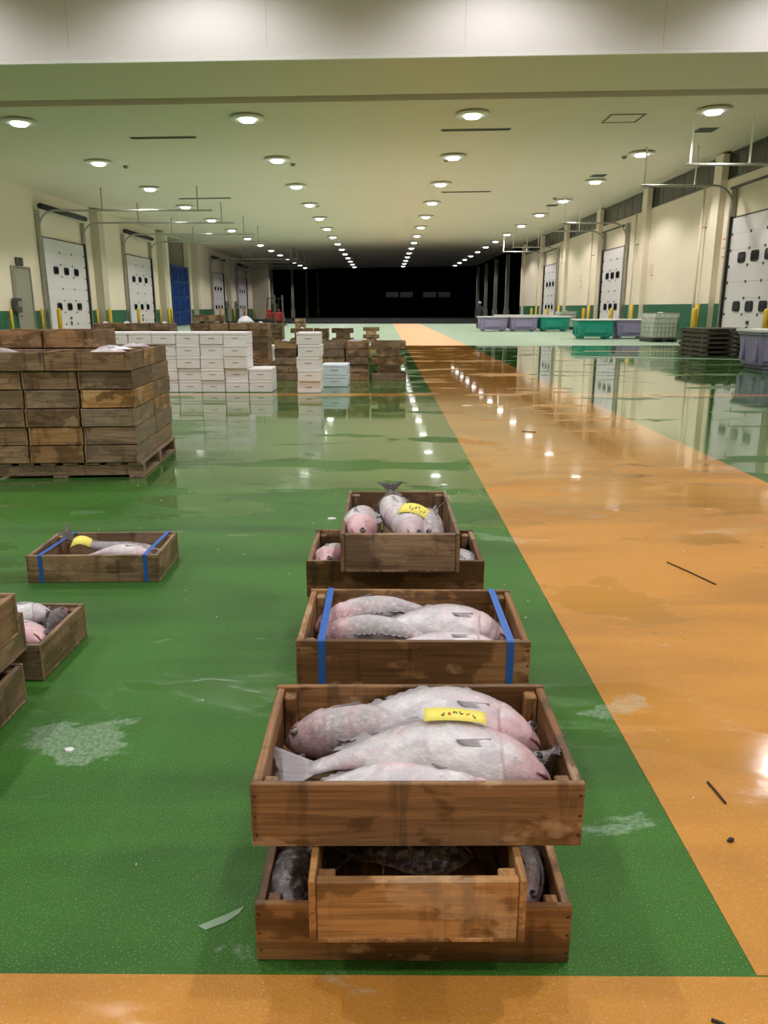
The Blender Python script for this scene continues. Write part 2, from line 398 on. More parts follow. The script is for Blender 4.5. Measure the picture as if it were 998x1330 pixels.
# ------------------------------------------------------------------ lamps
me_h = MB().lathe([(.05, .0), (.30, -.005), (.46, -.03), (.50, -.07), (.47, -.10), (.30, -.085), (.24, -.09)], 28).mesh('housing', M['lampwhite'])
me_l = MB().lathe([(.235, -.085), (.24, -.11), (.20, -.15), (.10, -.17), (.02, -.175)], 24).mesh('lens', M['lens'])
def lamp(x, y, z, rot, watts, col, label, group, size=R(140), blend=.35):
    t = thing('ceiling_lamp', label, 'lamp', (x, y, z), (0, rot, 0), group)
    place('housing', me_h, t); place('lens', me_l, t)
    ld = bpy.data.lights.new('lamp_light', 'SPOT'); ld.energy = watts; ld.color = col
    ld.spot_size = size; ld.spot_blend = blend; ld.shadow_soft_size = .16
    lo = bpy.data.objects.new('lamp_light', ld); C.objects.link(lo); lo.parent = t; lo.location = (0, 0, -.26)
LX = [-10.55, -3.95, 2.55, 9.5]
for j in range(14):
    for i, x in enumerate(LX):
        lamp(x, 24.4 + 6.42 * j, zc(x), CROT, HALL_W, HALL_COL,
             'round hall ceiling lamp, %s row from the front, %s from the left' % (ORD[j], ORD[i]), 'round lamps in the hall ceiling')
for j, y in enumerate((16.6, 9.8, 3.0, -3.8)):
    for i, x in enumerate(LX):
        lamp(x, y, 9.8, 0, OUTER_W, OUTER_COL,
             'round lamp on the high ceiling, %s row from the header, %s from left' % (ORD[j], ORD[i]), 'round lamps of the front hall', R(134), .5)
# ceiling fittings
for k, (x, y, lx) in enumerate(((-7.1, 27.0, 2.1), (2.9, 26.6, 2.2), (-8.9, 41.0, 2.6), (4.0, 40.2, 2.4))):
    t = thing('ceiling_diffuser', 'thin slot air diffuser in the ceiling, %s of four' % ORD[k], 'vent', (x, y, zc(x)), (0, CROT, 0), 'slot diffusers')
    MB().box((0, 0, -.012), (lx, .22, .02)).build('frame', M['vent'], t)
    for q in (-.05, .05): MB().box((0, q, -.026), (lx - .1, .05, .012)).build('slot', M['black'], t)
t = thing('access_hatch', 'square access hatch outlined in the ceiling', 'hatch', (7.2, 25.4, zc(7.2)), (0, CROT, 0))
MB().box((0, 0, -.006), (.9, .9, .01)).build('panel', M['ceil'], t)
for a, b, c, d in ((0, .5, 1.06, .05), (0, -.5, 1.06, .05), (.5, 0, .05, 1.0), (-.5, 0, .05, 1.0)):
    MB().box((a, b, -.012), (c, d, .02)).build('frame', M['vent'], t)
for k, (x, y) in enumerate(((10.4, 27.2), (9.3, 36.0), (9.4, 46.0))):
    t = thing('ceiling_grille', 'square grey grille in the ceiling near the right wall, %s from the front' % ORD[k], 'vent', (x, y, zc(x)), (0, CROT, 0), 'ceiling grilles')
    MB().box((0, 0, -.012), (.62, .62, .02)).build('frame', M['vent'], t)
    for q in range(5): MB().box((0, -.2 + .1*q, -.03), (.52, .05, .02)).build('slat', M['mullion'], t)
for k, (x, y) in enumerate(((-9.9, 31.9), (-3.5, 32.0), (2.35, 31.6), (9.1, 31.6), (8.9, 43.0), (-3.6, 44.5))):
    o = MB().lathe([(.10, 0), (.10, -.04), (.06, -.09), (.02, -.10)], 14).build('smoke_detector', M['vent'], None, (x, y, zc(x)))
    tag(o, 'small round detector on the ceiling, %s counted from the front left' % ORD[k], 'detector', 'ceiling detectors')

# ------------------------------------------------------------------ loading doors
def rounded(w, h, r, n=4):
    p = []
    for cx, cy, a0 in ((w/2-r, h/2-r, 0), (-w/2+r, h/2-r, 90), (-w/2+r, -h/2+r, 180), (w/2-r, -h/2+r, 270)):
        for k in range(n + 1):
            a = R(a0 + 90*k/n); p.append((cx + r*math.cos(a), cy + r*math.sin(a)))
    return p
RX = Matrix.Rotation(R(90), 4, 'X')
def loading_door(n, x, s, a, b, rail, label, barrel=True):
    wd = b - a; H = 4.48; ns = 8; hs = H / ns
    t = place('door_%d' % n, None, None, (x, (a+b)/2, 0), (0, 0, -PI/2 if s > 0 else PI/2)); struct(t, label)
    sec = MB().bev((0, .05, hs/2), (wd, .06, hs - .003), .006).mesh('door_section', M['door'])
    wf = MB().prism(rounded(.56, .36, .10), -.03, .0, RX).mesh('window_frame', M['black'])
    wg = MB().prism(rounded(.44, .25, .07), .0, .012, RX).mesh('pane', M['glassdark'])
    for k in range(ns):
        o = place('door_section', sec, t, (0, 0, k*hs))
        if k in (2, 5):
            for q in (-1, 0, 1):
                f = place('window_frame', wf, o, (q * wd * .24, .085, hs/2)); 
                place('pane', wg, o, (q * wd * .24, .122, hs/2))
    hw = MB()
    for k in range(1, ns):
        for q in (-.47, -.16, .12, .47): hw.box((q*wd, .09, k*hs), (.07, .03, .09))
    hw.box((-.02, .10, .85), (.16, .05, .12)); hw.box((.0, .10, .6), (.10, .05, .2))
    hw = hw.build('hinges', M['dksteel'], t); hw['kind'] = 'stuff'
    MB().box((0, .04, H + .03), (wd, .06, .05)).build('top_seal', M['dksteel'], t)
    for q in (-1, 1):
        MB().box((q*(wd/2 + .12), .10, 2.8), (.14, .16, 5.6)).build('jamb', M['steel'], t)
        MB().box((q*(wd/2 + .02), .13, 2.3), (.06, .10, 4.5)).build('side_seal', M['black'], t)
        pts = [(q*(wd/2 + .04), .12, 4.2)]
        for k in range(9):
            an = R(90*k/8); pts.append((q*(wd/2 + .04), .12 + .75*(1-math.cos(an)), 4.85 + .75*math.sin(an)))
        pts.append((q*(wd/2 + .04), rail, 5.6))
        MB().tube(pts, .045, 8).build('track', M['steel'], t)
        for r_ in ((.38, .92) if rail > 5 else (.45, .97)):
            yy = rail * r_; top = zc(x + s*yy)
            MB().box((q*(wd/2 + .04), yy, (5.6 + top)/2), (.05, .05, top - 5.6)).build('hanger', M['steel' if s > 0 else 'lampwhite'], t)
    if barrel:
        MB().tube([(-wd/2, .3, 5.78), (wd/2 + .2, .3, 5.78)], .13, 12).build('spring_barrel', M['black'], t)
    else:
        MB().tube([(-wd/2, .25, 5.5), (wd/2, .25, 5.5)], .05, 10).build('spring_barrel', M['dksteel'], t)
n = 0
for k, (a, b) in enumerate(DOORS_L):
    n += 1; loading_door(n, XL + .02, 1, a, b, 8.0, 'white sectional loading door in the left wall, %s from the front' % ORD[k])
for k, (a, b) in enumerate(DOORS_R):
    n += 1; loading_door(n, XR - .02, -1, a, b, 3.5, 'white sectional loading door in the right wall, %s from the front' % ORD[k], False)
# plain grey door by the left wall
def side_door(n, x, s, y, wd, h, label):
    t = place('door_%d' % n, None, None, (x, y, 0), (0, 0, -PI/2 if s > 0 else PI/2)); struct(t, label)
    MB().bev((0, .04, h/2), (wd, .05, h), .01).build('leaf', M['greydoor'], t)
    for q in (-1, 1): MB().box((q*(wd/2+.04), .05, h/2), (.08, .10, h)).build('frame', M['steel'], t)
    MB().box((0, .05, h + .04), (wd + .16, .10, .08)).build('frame', M['steel'], t)
    MB().tube([(wd*.38, .07, 1.0), (wd*.38, .14, 1.0), (wd*.25, .14, 1.0)], .015, 6).build('handle', M['dksteel'], t)
side_door(8, XL + .03, 1, 34.9, 1.5, 3.0, 'plain grey personnel door in the left wall')
t = thing('wall_sign', 'small dark sign above the grey personnel door', 'sign', (XL + .02, 34.9, 3.28), (0, 0, -PI/2))
for q in (-.18, .18): MB().bev((q, .03, 0), (.30, .05, .34), .02).build('sign_plate', M['dksteel'], t)
t = thing('control_box', 'grey control box on the left wall beside the grey door', 'box', (XL + .05, 34.0, 1.45), (0, 0, -PI/2))
MB().bev((0, .1, 0), (.55, .2, .6), .03).build('case', M['dksteel'], t); MB().bev((0, .22, .05), (.35, .03, .25), .01).build('cover', M['steel'], t)
for q, yy in enumerate((79.6, 84.4)):
    t = thing('control_box', 'small box on the left wall near the %s far loading door' % ('third' if q == 0 else 'fourth'), 'box', (XL + .05, yy, 1.6), (0, 0, -PI/2))
    MB().bev((0, .1, 0), (.6, .2, .8), .03).build('case', M['vent'], t); MB().bev((0, .22, .05), (.4, .03, .3), .01).build('cover', M['dksteel'], t)
# yellow posts and pipes beside the doors
me_post = MB().lathe([(.10, 0), (.10, 1.25), (.07, 1.31), (.02, 1.33)], 14).mesh('post', M['yellow'])
me_foot = MB().lathe([(.17, 0), (.17, .03), (.12, .04)], 14).mesh('foot_plate', M['dksteel'])
def post(x, y, label, group):
    t = thing('guard_post', label, 'post', (x, y, 0), (0, 0, 0), group); place('post', me_post, t); place('foot_plate', me_foot, t)
for k, (a, b) in enumerate(DOORS_L):
    for q, yy in enumerate((a - .75, b + .8)):
        post(XL + .9, yy, 'yellow guard post on the %s side of the %s left loading door' % ('near' if q == 0 else 'far', ORD[k]), 'yellow posts along the left wall')
for k, (a, b) in enumerate(DOORS_R):
    for q, yy in enumerate((a - .8, b + .8)):
        post(XR - .85, yy, 'yellow guard post on the %s side of the %s right loading door' % ('near' if q == 0 else 'far', ORD[k]), 'yellow posts along the right wall')
def pipe(x, y, h, r, mat, label, group, br):
    t = thing('wall_pipe', label, 'pipe', (x, y, 0), (0, 0, 0), group)
    MB().tube([(0, 0, 0), (0, 0, h)], r, 10).build('tube', mat, t)
    for z in (h*.25, h*.75): MB().box((br*.1, 0, z), (.24, .06, .05)).build('bracket', M['steel'], t)
for k, yy in enumerate((33.2, 36.2, 43.2, 55.4, 58.4)):
    pipe(XL + .22, yy, 1.3, .06, M['yellow'], 'thin yellow pipe low on the left wall, %s from the front' % ORD[k], 'yellow pipes on the left wall', -1)
for k, yy in enumerate((31.9, 40.3, 48.7, 57.1, 65.5)):
    pipe(XR - .25, yy, 1.5, .09, M['yellow'], 'yellow pipe guard beside the %s right pier' % ORD[k], 'yellow pipe guards on the right wall', 1)
    pipe(XR - .22, yy + .5, 5.9, .05, M['wall'], 'pale rain pipe running up the wall beside the %s right pier' % ORD[k], 'pale pipes on the right wall', 1)
# red painted marks on the right wall
def mark(name, y, z, strokes, label):
    m = MB()
    for (a, b, c, d) in strokes: m.box((0, (a+c)/2, (b+d)/2), (.006, abs(c-a) + .03, abs(d-b) + .03))
    tag(m.build(name, M['redink'], None, (XR - .004, y, z)), label, 'marking')
mark('wall_marking', 30.38, 3.2, [(0,0,.32,0), (0,.32,.32,.32), (0,.64,.32,.64), (.0,0,0,.64)], 'red painted figure three beside the nearest right loading door')
mark('wall_marking', 38.4, 2.6, [(0,0,0,.75), (-.1,.25,.34,.25), (.30,.28,.30,.75)], 'small red painted figure four on the right wall')
mark('wall_marking', 52.0, 2.6, [(0,0,.34,0), (0,.4,.34,.4), (0,.8,.34,.8), (0,0,0,.4), (.34,.4,.34,.8)], 'faint red painted figure on the right wall between far doors')
# blue crates in the left recess
for j in range(4):
    for i in range(3):
        t = thing('plastic_crate', 'dark blue plastic crate in left recess, layer %s up, %s from front' % (ORD[j], ORD[i]), 'crate', (XL - 1.2, 60.7 + 1.75*i, 1.12*j), (0,0,0), 'blue crates in the left recess')
        MB().bev((0, 0, .55), (2.4, 1.68, 1.08), .04).build('body', M['blueplastic'], t)
        MB().bev((0, 0, 1.06), (2.46, 1.72, .10), .02).build('rim', M['blueplastic'], t)
        for q in (-.5, 0, .5): MB().box((1.22, q, .5), (.06, .08, .85)).build('rib', M['blueplastic'], t)

# ------------------------------------------------------------------ wooden fish crates
CL, CW, CH = .665, .42, .147
T = .014
me_long = MB().bev((0, 0, 0), (CL, T, CH - .003), .0022).mesh('long_board', M['wood'])
me_end = MB().bev((0, 0, 0), (CW - 2*T - .001, .019, CH - .008), .0025).mesh('end_board', M['wood'])
me_postw = MB().bev((0, 0, 0), (CH - .026, .036, .030), .003).mesh('corner_post', M['wood'])
me_bot = MB().bev((0, 0, 0), (CL - .001, (CW - 2*T) / 3 - .004, .010), .0015).mesh('bottom_board', M['wood'])
def nails_mesh():
    m = MB(); random.seed(3)
    for sy in (-1, 1):
        for sx in (-1, 1):
            for z in (.028, .072, .118):
                m.add([(sx*(CL/2 - .012 + .006*random.random()) + .0035*math.cos(k*PI/3), sy*(CW/2 + .0006), z + .006*random.random()*0 + .0035*math.sin(k*PI/3)) for k in range(6)]
                      + [(sx*(CL/2 - .012), sy*(CW/2 - .004), z)], [(0,1,2,3,4,5)] + [(k, (k+1) % 6, 6) for k in range(6)])
    return m.mesh('nail_heads', M['scrap'])
me_nail = nails_mesh()
def crate(loc, rz, label, group=None, tone=.45, grey=.2, full=True, vary=.15, tilt=(0, 0), low=None):
    t = thing('fish_crate', label, 'crate', loc, (tilt[0], tilt[1], rz), group)
    if not full: vary = .24
    rnd = lambda v: max(0, min(1, v + random.uniform(-vary, vary)))
    def part(name, me, l, r=(0,0,0), tn=None):
        return place(name, me, t, l, r, tone=rnd(tone if tn is None else tn), grey=rnd(grey))
    part('front_board', me_long, (0, -CW/2 + T/2, CH/2)); part('back_board', me_long, (0, CW/2 - T/2, CH/2), (0, 0, PI))
    for s in (-1, 1):
        part('end_board', me_end, (s*(CL/2 - .0115), 0, CH/2 - .001), (0, 0, s*PI/2))
        if full:
            for q in (-1, 1):
                part('corner_post', me_postw, (s*(CL/2 - .021 - .016), q*(CW/2 - T - .018), CH/2 - .001), (0, PI/2, 0))
    if full:
        for q in (-1, 0, 1): part('bottom_board', me_bot, (0, q*(CW - 2*T)/3, .007))
        o = place('nail_heads', me_nail, t); o['kind'] = 'stuff'
    else:
        part('bottom_board', me_bot_all, (0, 0, .007))
    return t
me_bot_all = MB().bev((0, 0, 0), (CL - .04, CW - 2*T - .004, .010), .0015).mesh('bottom_panel', M['wood'])
def strap(t, x, wdt=.017, lean=0.0):
    """blue band running round a crate; open loop of thin strip"""
    e = .0016; y = CW/2 + e; z0 = -.0005; z1 = CH + e
    p = [(-y, z0 + .002), (-y, z1 - .004), (-y + .004, z1), (y - .004, z1), (y, z1 - .004), (y, z0 + .002)]
    m = MB(); vs = []; fs = []
    for k, (yy, zz) in enumerate(p):
        xx = x + lean * (yy / CW)
        for d in (-wdt/2, wdt/2): vs.append((xx + d, yy, zz))
    nn = len(p)
    cy, cz = 0, CH/2
    for k, (yy, zz) in enumerate(p):
        xx = x + lean * (yy / CW); l = math.hypot(yy - cy, zz - cz); 
        for d in (-wdt/2, wdt/2): vs.append((xx + d, yy - (yy-cy)/l*.0012, zz - (zz-cz)/l*.0012))
    for k in range(nn - 1):
        a = 2*k; fs += [(a, a+1, a+3, a+2), (2*nn+a, 2*nn+a+2, 2*nn+a+3, 2*nn+a+1), (a, a+2, 2*nn+a+2, 2*nn+a), (a+1, 2*nn+a+1, 2*nn+a+3, a+3)]
    return m.add(vs, fs).build('strap', M['band'], t)

# ------------------------------------------------------------------ fish
def interp(tab, t):
    for (a, va), (b, vb) in zip(tab, tab[1:]):
        if t <= b:
            u = (t - a) / (b - a); u = u*u*(3 - 2*u) * .35 + u * .65
            return va + (vb - va) * u
    return tab[-1][1]
HH = [(0, .10), (.02, .26), (.06, .46), (.12, .68), (.20, .88), (.30, .99), (.42, 1), (.55, .88), (.68, .66), (.80, .42), (.90, .26), (1, .23)]
WW = [(0, .14), (.02, .34), (.06, .56), (.12, .78), (.20, .97), (.30, 1), (.42, .97), (.55, .82), (.68, .56), (.80, .32), (.90, .17), (1, .10)]
TS = [0, .012, .03, .06, .09, .12, .15, .18, .205, .222, .232, .245, .27, .30, .35, .4, .45, .5, .55, .6, .65, .7, .75, .8, .85, .9, .95, 1]
def spine(t, L, bend, arch, s=1.0):
    x = L * .84 * (.5 - t) + L*.06; q = 1 - (2*t - 1)**2
    return Vector((x, bend * q * s, arch * q))
def frame(t, L, bend, arch):
    e = .01; a = spine(max(0, t-e), L, bend, arch); b = spine(min(1, t+e), L, bend, arch)
    f = (a - b).normalized(); dz = Vector((0,0,1)); d = dz.cross(f).normalized(); z = f.cross(d).normalized()
    return spine(t, L, bend, arch), f, d, z            # position, forward, dorsal(+y), up
def fin_mesh(root_a, root_b, tip_a, tip_b, up, n=9, wob=.003, notch=0.0, seed=0):
    """fan of rays between two root points and two tip points, with thickness and ridges"""
    random.seed(seed); m = MB(); rows = 4; vs = []; fs = []
    for side in (1, -1):
        for i in range(n + 1):
            u = i / n; a = root_a.lerp(root_b, u); b = tip_a.lerp(tip_b, u)
            k = 1 - notch * (1 - abs(2*u - 1)) + (random.random() - .5) * .06
            for r in range(rows + 1):
                v = r / rows; p = a.lerp(a + (b - a) * k, v)
                p = p + up * ((wob if i % 2 else -wob) * v + side * .0011 * (1.3 - v))
                vs.append(p)
    w_ = rows + 1; half = (n + 1) * w_
    for i in range(n):
        for r in range(rows):
            q = i*w_ + r; fs.append((q, q+1, q+w_+1, q+w_)); fs.append((half+q, half+q+w_, half+q+w_+1, half+q+1))
    for i in range(n):
        q = i*w_ + rows; fs.append((q, half+q, half+q+w_, q+w_)); q = i*w_; fs.append((q, q+w_, half+q+w_, half+q))
    for q0 in (0, n*w_):
        for r in range(rows): q = q0 + r; fs.append((q, half+q, half+q+1, q+1))
    return m.add(vs, fs, True).mesh('fin', M['fin'])
def fish(loc, rot, L, h, wd, label, bend=0., arch=0., tone=0., pink=.5, seed=1, group=None, tail_up=0., tail=True, fins=True):
    t = thing('whole_fish', label, 'fish', loc, rot, group)
    random.seed(seed); n = 20; vs = []; fs = []; zone = []
    for i, s in enumerate(TS):
        p, f, d, z = frame(s, L, bend, arch)
        hh = interp(HH, s) * h / 2; ww = interp(WW, s) * wd / 2
        if .215 < s < .25: ww *= .955                       # edge of the gill cover
        drop = -.10 * h * (1 - s) ** 3                      # snout sits a little low
        for k in range(n):
            a = 2*PI*k/n; ca, sa = math.cos(a), math.sin(a)
            belly = 1.0 + (.10 if ca < 0 and .2 < s < .6 else 0)
            lump = 1 + .02 * math.sin(7*s*PI + seed) * math.cos(2*a + seed)
            vs.append(p + d * (hh*ca*belly*lump + drop) + z * (ww * math.copysign(abs(sa)**.92, sa) * lump))
            zone.append((max(0, min(1, .5 + .62*ca)), max(0, 1 - s/.30), s + .045*ca*ca))
    for i in range(len(TS) - 1):
        for k in range(n): fs.append((i*n + k, (i+1)*n + k, (i+1)*n + (k+1) % n, i*n + (k+1) % n))
    fs.append(tuple(range(n))); fs.append(tuple((len(TS)-1)*n + k for k in range(n))[::-1])
    me = MB().add(vs, fs, True).mesh('body', M['fish'])
    at = me.attributes.new('zone', 'FLOAT_COLOR', 'POINT')
    at.data.foreach_set('color', [c for q in zone for c in (*q, 1.0)])
    body = place('body', me, t, tone=tone, pink=pink)
    # eyes, mouth
    p, f, d, z = frame(.075, L, bend, arch)
    for sgn in (1, -1):
        c = p + d * (.11*h) + z * (sgn * .255*wd) ; r = min(.012, .022*L)
        Mx = Matrix.Translation(c) @ Matrix(((f.x, d.x, z.x*sgn), (f.y, d.y, z.y*sgn), (f.z, d.z, z.z*sgn))).to_4x4()
        ring = MB().lathe([(r*1.05, -.006), (r*1.0, .002), (r*.75, .005), (r*.3, .0055)], 14, Mx).build('eye', M['eyering'], t)
        MB().lathe([(r*.80, .002), (r*.70, .0055), (r*.35, .008), (r*.05, .0088)], 12, Mx).build('pupil', M['eye'], ring)
    p0, f, d, z = frame(0., L, bend, arch); p1, f1, d1, z1 = frame(.085, L, bend, arch)
    for sgn in (1, -1):
        pts = [p0 - d*(.12*h) + f*.003, p0.lerp(p1, .5) - d1*(.16*h) + z1*(sgn*.235*wd), p1 - d1*(.20*h) + z1*(sgn*.335*wd)]
        MB().tube(pts, [.0035, .004, .002], 6).build('mouth', M['mouth'], t)
    if fins:
        for (s0, s1, lean, hgt) in ((.30, .44, .07, .15), (.50, .68, .08, .14), (.73, .86, .06, .13)):
            pa, fa_, da, za = frame(s0, L, bend, arch); pb, fb, db, zb = frame(s1, L, bend, arch)
            ra = pa + da*(interp(HH, s0)*h*.485); rb = pb + db*(interp(HH, s1)*h*.485)
            place('dorsal_fin', fin_mesh(ra, rb, ra + da*(hgt*h) - fa_*(lean*L*.6), rb + db*(hgt*h*.35) - fb*(lean*L*.7), za, 8, .002, seed=seed), t, tone=min(1, tone + .35))
        for sgn in (1, -1):
            pa, f, d, z = frame(.275, L, bend, arch)
            wz = interp(WW, .275) * wd/2
            ra = pa + z*(sgn*wz*.97) + d*(.05*h); rb = pa + z*(sgn*wz*.95) - d*(.11*h)
            pq, fq, dq, zq = frame(.41, L, bend, arch); wq = interp(WW, .41)*wd/2 + .004
            place('pectoral_fin', fin_mesh(ra, rb, pq + zq*(sgn*wq) - dq*(.06*h), pq + zq*(sgn*wq*.98) - dq*(.13*h) + fq*(.025*L), z*sgn, 8, .0014, seed=seed+3), t, tone=min(1, tone + .25 + .3*(seed % 2)))
    if tail:
        p, f, d, z = frame(1., L, bend, arch)
        back = (-f + Vector((0, 0, tail_up))).normalized()
        ra = p + d*(h*.115) + f*.008; rb = p - d*(h*.115) + f*.008
        place('tail_fin', fin_mesh(ra, rb, p + d*(h*.46) + back*(.15*L), p - d*(h*.46) + back*(.15*L), z, 12, .002, .22, seed), t, tone=min(1, tone + .25))
    return t

def paper_tag(loc, rot, w_, h_, label, curl=.02, group=None, strokes=5, seed=1):
    t = thing('paper_tag', label, 'tag', loc, rot, group); random.seed(seed); nx = 10
    def zz(u): return curl * (1 - (2*u - 1)**2)
    vs = []; fs = []
    for sgn in (0, 1):
        for i in range(nx + 1):
            u = i/nx
            for v in (0, 1): vs.append(((u - .5)*w_, (v - .5)*h_*(1 - .12*u), zz(u) - sgn*.0009))
    k = 2*(nx + 1)
    for i in range(nx):
        a = 2*i; fs += [(a, a+2, a+3, a+1), (k+a, k+a+1, k+a+3, k+a+2), (a, k+a, k+a+2, a+2), (a+1, a+3, k+a+3, k+a+1)]
    fs += [(0, 1, k+1, k), (2*nx, k+2*nx, k+2*nx+1, 2*nx+1)]
    MB().add(vs, fs, True).build('sheet', M['paper'], t)
    for q in range(strokes):
        u = .30 + .5*q/max(1, strokes-1); y = random.uniform(-.12, .12)*h_; pts = []
        for s in range(5):
            uu = u + (s - 2)*.012 + random.uniform(-.01, .01)
            pts.append(((uu - .5)*w_, y + random.uniform(-.14, .14)*h_, zz(uu) + .0008))
        MB().tube(pts, .0011, 4).build('handwriting', M['redink' if q % 3 == 1 else 'ink'], t)
    return t

# ------------------------------------------------------------------ foreground stacks
# stack nearest to the camera
c = crate((.063, 1.342 + CW/2, 0), R(-.6), 'brown wooden crate of dark fish standing on the floor, lowest of the nearest stack', None, .42, .1)
c = crate((.063, 1.239 + CL/2, .1475), R(90.3), 'honey coloured wooden crate set lengthwise in the middle of the nearest stack', None, .74, .02, vary=.1)
c = crate((.066, 1.331 + CW/2, .2955), R(.2), 'large brown wooden crate of pale fish on top of the nearest stack', None, .33, .05)
# stack with the blue straps: two hidden crates carry the strapped one
c = crate((.08, 2.03 + CW/2, 0), 0, 'lowest wooden crate hidden under the blue strapped crate behind the nearest stack', None, .4, .2)
c = crate((.085, 2.02 + CW/2, .1475), 0, 'middle wooden crate hidden under the blue strapped crate behind the nearest stack', None, .4, .2)
c = crate((.085, 2.005 + CW/2, .295), R(-.8), 'brown wooden crate with two blue straps and pale fish, behind the nearest stack', None, .52, .12)
strap(c, -.262, .021, -.006); strap(c, .272, .021, -.006)
# third stack
c = crate((.045, 2.72 + CW/2, 0), 0, 'lowest wooden crate of the stack behind the blue strapped crate', None, .3, .2)
c = crate((.045, 2.72 + CW/2, .1475), 0, 'second lowest wooden crate of the stack behind the blue strapped crate', None, .3, .2)
c = crate((.043, 2.72 + CW/2, .295), R(-.3), 'dark brown wooden crate of pink fish directly below the topmost lengthwise crate', None, .16, .12)
c = crate((.057, 2.58 + CL/2, .4425), R(90), 'weathered lengthwise wooden crate of round fish with yellow tag, highest of the middle stacks', None, .22, .5)
# crates standing alone on the left
c = crate((-1.478, 3.69 + CW/2, 0), R(1.5), 'grey wooden crate with two blue straps and one speckled fish, alone on the green floor', None, .42, .62)
strap(c, -.245, .021, .03); strap(c, .275, .021, .02)
c = crate((-1.60, 2.625 + CW/2, 0), R(-1), 'weathered wooden crate of pink fish on the floor at the left edge', None, .30, .55)
c = crate((-1.60, 2.475 - CW/2, 0), R(0), 'lowest wooden crate of the stack cut off by the left edge', None, .3, .6)
c = crate((-1.632, 2.585 - CW/2, .1475), R(0), 'blue strapped middle wooden crate of the stack cut off by the left edge', None, .35, .55)
strap(c, .270, .02)
c = crate((-1.55, 2.39 - CW/2, .295), R(0), 'topmost wooden crate of the stack cut off by the left edge', None, .34, .5)

# fish in the large top crate of the nearest stack
LZ = .295 + .014
fish((.02, 1.425, .355), (R(8), 0, R(-1)), .56, .125, .10, 'pale pinkish fish along the front board of the nearest top crate', .0, .035, 0, .9, 11, 'fish in the nearest top crate')
fish((.062, 1.478, .370), (R(24), R(0), R(-3)), .62, .150, .115, 'large pale fish with pink head lying foremost in the nearest top crate', .02, .055, 0, .8, 12, 'fish in the nearest top crate', .5)
fish((.015, 1.575, .352), (R(18), R(0), R(172)), .52, .16, .12, 'grey fish with brownish head at the left, nearest top crate', -.01, .05, .22, .55, 13, 'fish in the nearest top crate')
fish((.085, 1.648, .352), (R(20), R(0), R(-7)), .60, .145, .115, 'long pale fish with pink head at the back of the nearest top crate', .02, .07, 0, .85, 14, 'fish in the nearest top crate')
fish((.335, 1.50, .375), (R(0), R(50), R(160)), .17, .11, .05, 'dark fish tail wedged at the right end of the nearest top crate', 0, 0, .8, .2, 15, 'fish in the nearest top crate')
paper_tag((.155, 1.508, .489), (R(4), R(2), R(-3)), .135, .05, 'yellow handwritten paper tag on the fish of the nearest top crate', .006, None, 6, 3)
# dark fish in the two crates below it
fish((-.215, 1.53, .066), (R(0), R(-8), R(-80)), .36, .13, .10, 'dark fish head with round eye at the left of the lowest nearest crate', 0, .02, .98, .3, 21, 'dark fish in the lowest nearest crate')
fish((.335, 1.56, .065), (R(10), R(-6), R(-95)), .34, .09, .09, 'dark fish with silvery pink belly at the right of the lowest nearest crate', 0, .02, .6, .9, 22, 'dark fish in the lowest nearest crate')
fish((.03, 1.42, .207), (R(10), 0, R(4)), .33, .11, .09, 'black fish across the front of the honey coloured crate', 0, .02, 1, .2, 23, 'black fish in the honey coloured crate')
fish((.12, 1.53, .20), (R(10), 0, R(170)), .33, .12, .09, 'black fish in the second row of the honey coloured crate', 0, .02, 1, .2, 24, 'black fish in the honey coloured crate')
fish((.04, 1.66, .20), (R(5), 0, R(8)), .33, .12, .09, 'black fish at the back of the honey coloured crate', 0, .02, 1, .2, 25, 'black fish in the honey coloured crate')
# blue strapped crate
fish((.045, 2.310, .355), (R(20), 0, R(187)), .55, .13, .11, 'pale fish with reddish head at the back left of the strapped crate', -.02, .05, 0, .8, 31, 'fish in the blue strapped crate')
fish((.135, 2.225, .360), (R(20), 0, R(-5)), .52, .15, .11, 'broad white fish with head to the right in the strapped crate', .01, .045, 0, .45, 32, 'fish in the blue strapped crate')
fish((.02, 2.15, .358), (R(15), 0, R(172)), .48, .12, .10, 'slender mottled fish with head at the left strap of the strapped crate', -.01, .045, .12, .8, 33, 'fish in the blue strapped crate')
fish((.12, 2.080, .358), (R(10), 0, R(2)), .52, .11, .10, 'pale fish along the front board of the strapped crate', 0, .03, 0, .5, 34, 'fish in the blue strapped crate')
# topmost lengthwise crate: fish lie lengthwise, thick heads toward the viewer
fish((-.075, 2.87, .535), (R(12), R(0), R(-92)), .48, .125, .13, 'pink round bellied fish at the left of the highest middle crate', 0, .03, 0, 1, 41, 'fish in the highest middle crate')
fish((.035, 2.99, .535), (R(0), R(0), R(-82)), .44, .11, .11, 'white fish between the pink one and the tagged one in the highest middle crate', 0, .05, 0, .3, 42, 'fish in the highest middle crate')
fish((.095, 2.84, .535), (R(0), R(0), R(-85)), .42, .13, .11, 'white fish under the yellow tag in the highest middle crate', 0, .035, .12, .5, 43, 'fish in the highest middle crate')
fish((.195, 2.87, .538), (R(60), R(0), R(-92)), .46, .12, .12, 'silver grey fish at the right of the highest middle crate', 0, .035, .12, .1, 44, 'fish in the highest middle crate')
fish((.035, 3.06, .585), (R(0), R(24), R(-84)), .22, .12, .06, 'dark fish with raised black tail at the back of the highest middle crate', 0, 0, .95, .1, 45, 'fish in the highest middle crate', 1.6)
paper_tag((.115, 2.775, .612), (R(14), R(12), R(-14)), .115, .075, 'yellow paper tag on the fish of the highest middle crate', .018, None, 6, 5)
